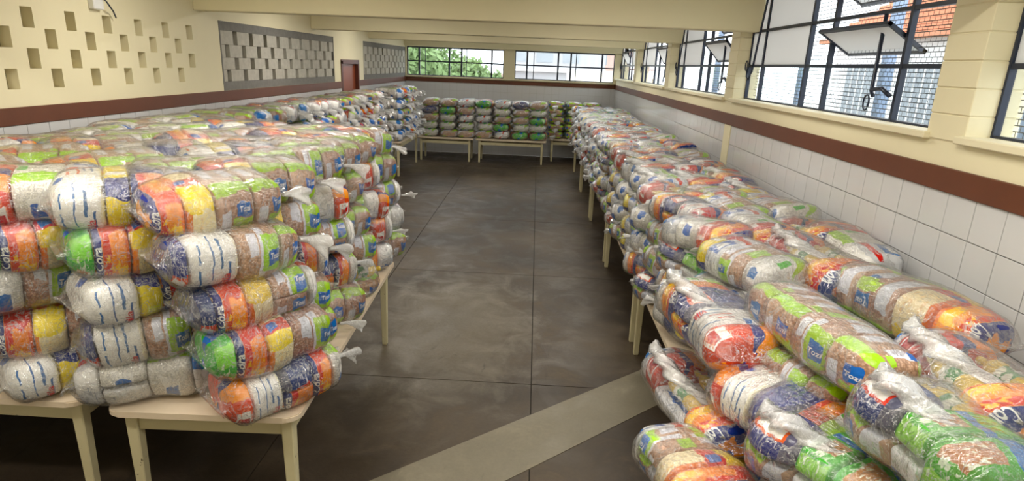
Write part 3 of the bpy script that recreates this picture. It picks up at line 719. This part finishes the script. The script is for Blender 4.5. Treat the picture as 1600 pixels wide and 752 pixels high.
# along the grey panels up to the brown door
y = 5.75; row = 0
while y < 11.75:
    lays = range(3, 5) if y < 8.8 else range(0, 5)
    for lay in lays:
        put(-3.17+RN.uniform(-.03, .03)+(4-lay)*.012, y+RN.uniform(-.02, .02), ZT+.002+lay*.222, D(RN.uniform(-9, 9)+4), RN.choice((8, 8, 10, 1, 11, 5, 9, 4, 6)), '%s, %s from brown door, panel-wall pile' % (LAY[lay], '@'), (RN.uniform(1.02, 1.08), RN.uniform(.95, 1.02), RN.uniform(.95, 1.02)), group='food bags along the grey panels')
        PLACE[-1]['row'] = row
    y += .385; row += 1
nr = row
for q in PLACE:
    if 'row' in q: q['where'] = q['where'].replace('@', ORD[nr-1-q['row']])
row = 0; y = 13.1
while y < 14.95:
    for lay in range(5):
        put(-3.17+RN.uniform(-.03, .03), y, ZT+.002+lay*.222, D(RN.uniform(-8, 8)), RN.choice((8, 8, 10, 1, 8, 3)), '%s, %s row past brown door, corner table' % (LAY[lay], ORD[row]), (RN.uniform(1.02, 1.08), RN.uniform(.95, 1.02), RN.uniform(.95, 1.02)), group='food bags on the corner table')
    y += .385; row += 1
# under the end windows: bags end-on in neat columns
for (xa, n, yy, nl, zt, nm) in ((-2.68, 3, 15.75, 5, .602, 'low table facing trees'), (-1.30, 4, 15.78, 5, .602, 'low table with free end'), (.55, 3, 16.42, 5, .602, 'set-back low table')):
    for c in range(n):
        for lay in range(nl):
            put(xa+c*.455+RN.uniform(-.015, .015), yy, zt+lay*.19, D((90 if yy < 16 else -90)+RN.uniform(-9, 9)), RN.choice((5, 10, 8, 5, 5, 10, 3, 1) if yy < 16 else (5, 5, 1)), '%s, %s column, %s' % (LAY[lay], ORD[c], nm), (1.06, RN.uniform(1.18, 1.26), RN.uniform(.86, .93)), group='food bags under the end windows')
# long pile under the side windows
row = 0; y = 14.25
while y > 3.2:
    for lay in range(4):
        for col in range(3):
            if col > 0 and lay < 3: continue
            yaw = D((118 if col == 0 else 108)+RN.uniform(-9, 9))
            put(1.12+col*.335+RN.uniform(-.02, .02)-(3-lay)*.012, y+RN.uniform(-.03, .03)+col*.05, ZT+.002+lay*.20, yaw, RN.choice((8, 8, 9, 10, 6, 11, 1, 5, 4, 7, 2)), '%s, %s row from end wall, %s, side pile' % (LAY[lay] if lay < 3 else 'top layer', ORD[row], ('aisle column', 'middle column', 'wall column')[col]), (RN.uniform(.92, 1.06), RN.uniform(.90, 1.04), RN.uniform(.84, .98)), RN.uniform(-.10, .10), roll=RN.uniform(-.12, .12), rope=(RN.random() < .3 and y < 7), group='food bags under the side windows')
    y -= .555; row += 1
# the open end of that pile, bag by bag: pixel of each end of the bag, at the height where it lies
def pbag(a, b, z, var, where, wd=1.0, hg=.92, rope=False, roll=0.0, dz=0.0, flip=False):
    if flip: a, b = b, a
    A = onz(a[0], a[1], z-dz); Bp = onz(b[0], b[1], z+dz); d = Bp-A; c = (A+Bp)/2
    hx = abs(d.x)/2+BA*wd*abs(d.y)/max(d.length, .01)+.02; c.x = min(c.x, XR-.02-hx)
    L = d.length; put(c.x, c.y, c.z-BB*hg, math.atan2(d.y, d.x), var, '='+where+', open end of side-window pile', (max(.85, min(1.35, L/(BL*.98))), wd, hg), -math.atan2(d.z, math.hypot(d.x, d.y)), rope, roll, 'food bags at the open end of the side pile')
for lay in range(3):
    for k, yy in enumerate((2.62, 2.05, 1.5)):
        for c, xx in enumerate((1.12, 1.48, 1.80)):
            if lay == 2 and c == 0: continue
            put(xx, yy, ZT+.002+lay*.195, D(108+RN.uniform(-6, 6)), RN.choice((5, 8, 9, 10, 6)), '%s, %s from aisle, %s row in, side pile end' % (LAY[lay], ORD[c], ORD[k]), (.95, .95, .84), group='food bags at the open end of the side pile')
put(1.18, 3.12, ZT+.6, D(112), 10, '=rice and bean bag bridging long side pile and its open end', (.95, .95, .9), group='food bags at the open end of the side pile')
put(1.15, 3.10, ZT+.40, D(110), 8, '=silver rice bag under the bag bridging the side pile', (.95, .95, .9), group='food bags at the open end of the side pile')
put(1.13, 2.95, ZT+.20, D(110), 9, '=red and navy bag low beside the table joint, side pile', (.95, .95, .9), group='food bags at the open end of the side pile')
pbag((1200, 462), (1410, 606), 1.47, 5, 'long bean bag lying between two others', .84, .9)
pbag((1572, 545), (1310, 430), 1.47, 0, 'bean bag with red and yellow end against tiles', .95, .98)
pbag((1215, 375), (1345, 462), 1.47, 6, 'bag with a twisted hank of film', .9, .95, rope=True, flip=True)
pbag((1330, 362), (1450, 432), 1.47, 11, 'bag leaning on the tiles', .85, .9)
pbag((1070, 455), (1175, 560), 1.33, 9, 'aisle bag showing navy and red wrappers', 1.0, .95, rope=True, flip=True)
pbag((1185, 545), (1335, 640), 1.27, 5, 'short bean bag under the long one', .8, .85)
pbag((1145, 590), (1345, 705), 1.20, 9, 'wide bag of white and orange wrappers', 1.1, .95)
pbag((1035, 560), (1150, 700), 1.02, 6, 'low aisle bag overhanging table edge', .85, .85, rope=True, flip=True)
pbag((1048, 700), (1130, 790), 1.0, 2, 'lowest bag overhanging table corner', .9, .85, flip=True)
pbag((1215, 672), (1400, 790), 1.20, 7, 'green bag with oil bottles and blue wrappers', 1.05, .95, rope=True, flip=True)
pbag((1410, 640), (1575, 772), 1.45, 7, 'large green and blue bag under a white hank', 1.0, 1.0, rope=True, flip=True)
pbag((1440, 545), (1625, 690), 1.47, 6, 'orange bag with a thick white hank', .95, 1.0, rope=True, flip=True)

# ------------------------------------------------------------------ lay the bags out: the nearest 300 singly, the rest as one heap
PLACE.sort(key=lambda q: (q['p']-Vector((0, 0, CAMH))).length)
def mat_of(q):
    return Matrix.Translation(q['p']) @ Matrix.Rotation(q['yaw'], 4, 'Z') @ Matrix.Rotation(q['tilt'], 4, 'Y') @ Matrix.Rotation(q['roll'], 4, 'X') @ Matrix.Diagonal((*q['sc'], 1))
def child(nm, me, par):
    o = bpy.data.objects.new(nm, me); C.objects.link(o); o.parent = par; return o
heapV, heapF, heapUV, heapM, heapmats = [], [], [], [], []
for i, q in enumerate(PLACE):
    P = PROTO[q['var']]; mw = mat_of(q); dist = (q['p']-Vector((0, 0, CAMH))).length
    if i < 310:
        near = dist < 7.8
        o = bpy.data.objects.new('food_bag', None if near else P['low']); C.objects.link(o); o.matrix_world = mw
        if near:
            o.empty_display_size = .1
            for kd, me, subs in P['parts']:
                c = child(kd, me, o)
                if dist < 5.2:
                    for nm, tm in subs: child(nm, tm, c)
            child('plastic_film', P['film'], o)
            if q['tail']: child('knotted_tail', P['tail'], o).scale = q['tail']
            if q['rope']: child('twisted_film', P['rope'], o)['label'] = 'white twisted hank of spare film'
        tag(o, q['where'][1:] if q['where'][0] == '=' else P['desc'] + ', ' + q['where'], 'food bag', q['group'])
    else:
        me = P['low']; b = len(heapV)
        heapV += [mw @ v.co for v in me.vertices]; loc = []
        for mt in me.materials:
            if mt not in heapmats: heapmats.append(mt)
            loc.append(heapmats.index(mt))
        ul = me.uv_layers[0].data
        for p in me.polygons:
            heapF.append([k+b for k in p.vertices]); heapM.append(loc[p.material_index]); heapUV += [tuple(ul[l].uv) for l in p.loop_indices]
if heapV:
    me = bpy.data.meshes.new('food_bag_heap'); me.from_pydata(heapV, [], heapF); l = me.uv_layers.new(name='UVMap')
    l.data.foreach_set('uv', [c for u in heapUV for c in u])
    for mt in heapmats: me.materials.append(mt)
    me.polygons.foreach_set('material_index', heapM); me.polygons.foreach_set('use_smooth', [True]*len(heapF)); me.update()
    o = bpy.data.objects.new('food_bag_heap', me); C.objects.link(o)
    tag(o, 'small distant stacked food bags under the end windows and in the corner', 'food bags', None, 'stuff')
print('BAGS', len(PLACE), 'heap', len(PLACE)-310)

# ------------------------------------------------------------------ outside the windows
MAT['ext_white'] = plain('ext_white_render', (.80, .80, .79), .8, .06, 1.5); MAT['ext_grey'] = plain('ext_grey_glass', (.30, .33, .36), .3, .2, 1)
MAT['ext_tower'] = plain('ext_tower_render', (.40, .40, .42), .8, .06, 1.5)
MAT['ext_post'] = plain('ext_post_paint', (.20, .27, .38), .5, .1); MAT['ext_ground'] = plain('ext_ground_paving', (.42, .41, .38), .9, .15, .3)
MAT['ext_cream'] = plain('ext_cream_render', (.78, .72, .62), .8, .06, .6); MAT['ext_pink'] = plain('ext_pink_brick', (.62, .42, .36), .8, .1, .6)
MAT['roof_tile'] = plain('ext_roof_tile', (.56, .22, .12), .8, .25, 9)
MAT['leaf'] = plain('leaf_green', (.15, .23, .08), .7, .5, 2.0); MAT['bark'] = plain('tree_bark', (.16, .11, .07), .9, .2, 8)
tag(box('ground_outside', -60, 90, -30, 160, -4.3, -4.0, MAT['ext_ground']), kind='structure')
bl = tag(empty('neighbour_building', (7.4, 7, -4)), 'white neighbouring building with red tiled roof beyond side windows', 'building')
box('wall', 0, 3, -9, 9, 0, 7.3, MAT['ext_white'], bl)
for k in range(7):
    wy = -7.6+k*2.45; wn = box('window', -.03, .02, wy, wy+1.15, 5.6, 6.75, MAT['ext_grey'], bl)
    for j in range(3): box('glazing_bar', -.05, -.02, wy+.28+j*.28, wy+.31+j*.28, 5.6, 6.75, MAT['ext_white'], wn)
for k in range(11):
    z = 7.25+k*.14; box('roof_course', -.35+k*.22, -.02+k*.22, -9.3, 9.3, z, z+.10, MAT['roof_tile'], bl)
for k in range(6):
    tag(box('steel_post', 4.0, 4.11, 2.8+k*2.3, 2.92+k*2.3, -4, 3.6, MAT['ext_post'], None, .01), 'slim blue-grey steel post outside the side windows, %s from the end wall' % ('sixth', 'fifth', 'fourth', 'third', 'second', 'first')[k], 'post', 'steel posts outside')
def block(name, x, y, w_, d_, h_, mat, label, fl):
    t = tag(empty(name, (x, y, -4)), label, 'building'); box('wall', -w_/2, w_/2, 0, d_, 0, h_, MAT[mat], t)
    for f in range(int(h_/fl)):
        for c in range(max(2, int(w_/2.6))):
            wx = -w_/2+.6+c*2.6
            if wx+1.6 < w_/2: box('window', wx, wx+1.6, -.06, .02, f*fl+1.0, f*fl+2.2, MAT['ext_grey'], t)
        box('balcony_slab', -w_/2-.1, w_/2+.1, -.5, 0, f*fl+.1, f*fl+.35, MAT['ext_white'], t)
block('apartment_tower', 1.6, 62, 10, 8, 26, 'ext_tower', 'white apartment tower with balcony bands beyond end window', 2.9)
block('apartment_block', 9.8, 74, 8, 8, 22, 'ext_pink', 'pale brick apartment block seen past the white tower', 2.9)
block('house', -5.2, 55, 6, 6, 5.6, 'ext_pink', 'low brick house beyond the trees', 2.8)
block('low_building', 5.4, 46, 6, 6, 6.2, 'ext_cream', 'low cream building in front of the tower', 3.0)
def tree(x, y, h, rad, label, seed):
    rnd = random.Random(seed); t = tag(empty('tree', (x, y, -4)), label, 'tree', 'trees beyond the end window')
    bm = bmesh.new(); tube(bm, [(0, 0, 0), (.1, 0, h*.35), (-.1, .1, h*.7), (0, 0, h*.9)], [.28, .22, .14, .05]); smooth(obj('trunk', bm, MAT['bark'], t))
    V = []; Fs = []
    for k in range(2600):
        a = Vector((rnd.gauss(0, 1), rnd.gauss(0, 1), rnd.gauss(0, 1))).normalized(); r = rad*(.55+.5*rnd.random())*(1+.3*noise.noise(a*2.2+Vector((seed, 0, 0))))
        c = Vector((0, 0, h*.78))+Vector((a.x*r, a.y*r, a.z*r*1.05)); u = Vector((rnd.gauss(0, 1), rnd.gauss(0, 1), rnd.gauss(0, 1))).normalized(); v = u.orthogonal().normalized(); s = rnd.uniform(.10, .2)
        b = len(V); V += [c+u*s*1.5, c+v*s*.7, c-u*s*1.5, c-v*s*.7]; Fs.append((b, b+1, b+2, b+3))
    me = bpy.data.meshes.new('foliage'); me.from_pydata(V, [], Fs); me.materials.append(MAT['leaf']); o = bpy.data.objects.new('foliage', me); C.objects.link(o); o.parent = t; o['kind'] = 'stuff'
tree(-6.6, 30, 7.2, 2.1, 'broad green tree nearest the corner of end window', 1)
tree(-4.6, 36, 6.2, 1.9, 'lower green tree beside the broad one', 2)
tree(-8.6, 42, 8.5, 2.6, 'tall pale green tree behind the broad one', 3)
tree(-3.2, 44, 5.4, 1.5, 'small yellowish tree in front of brick house', 4)
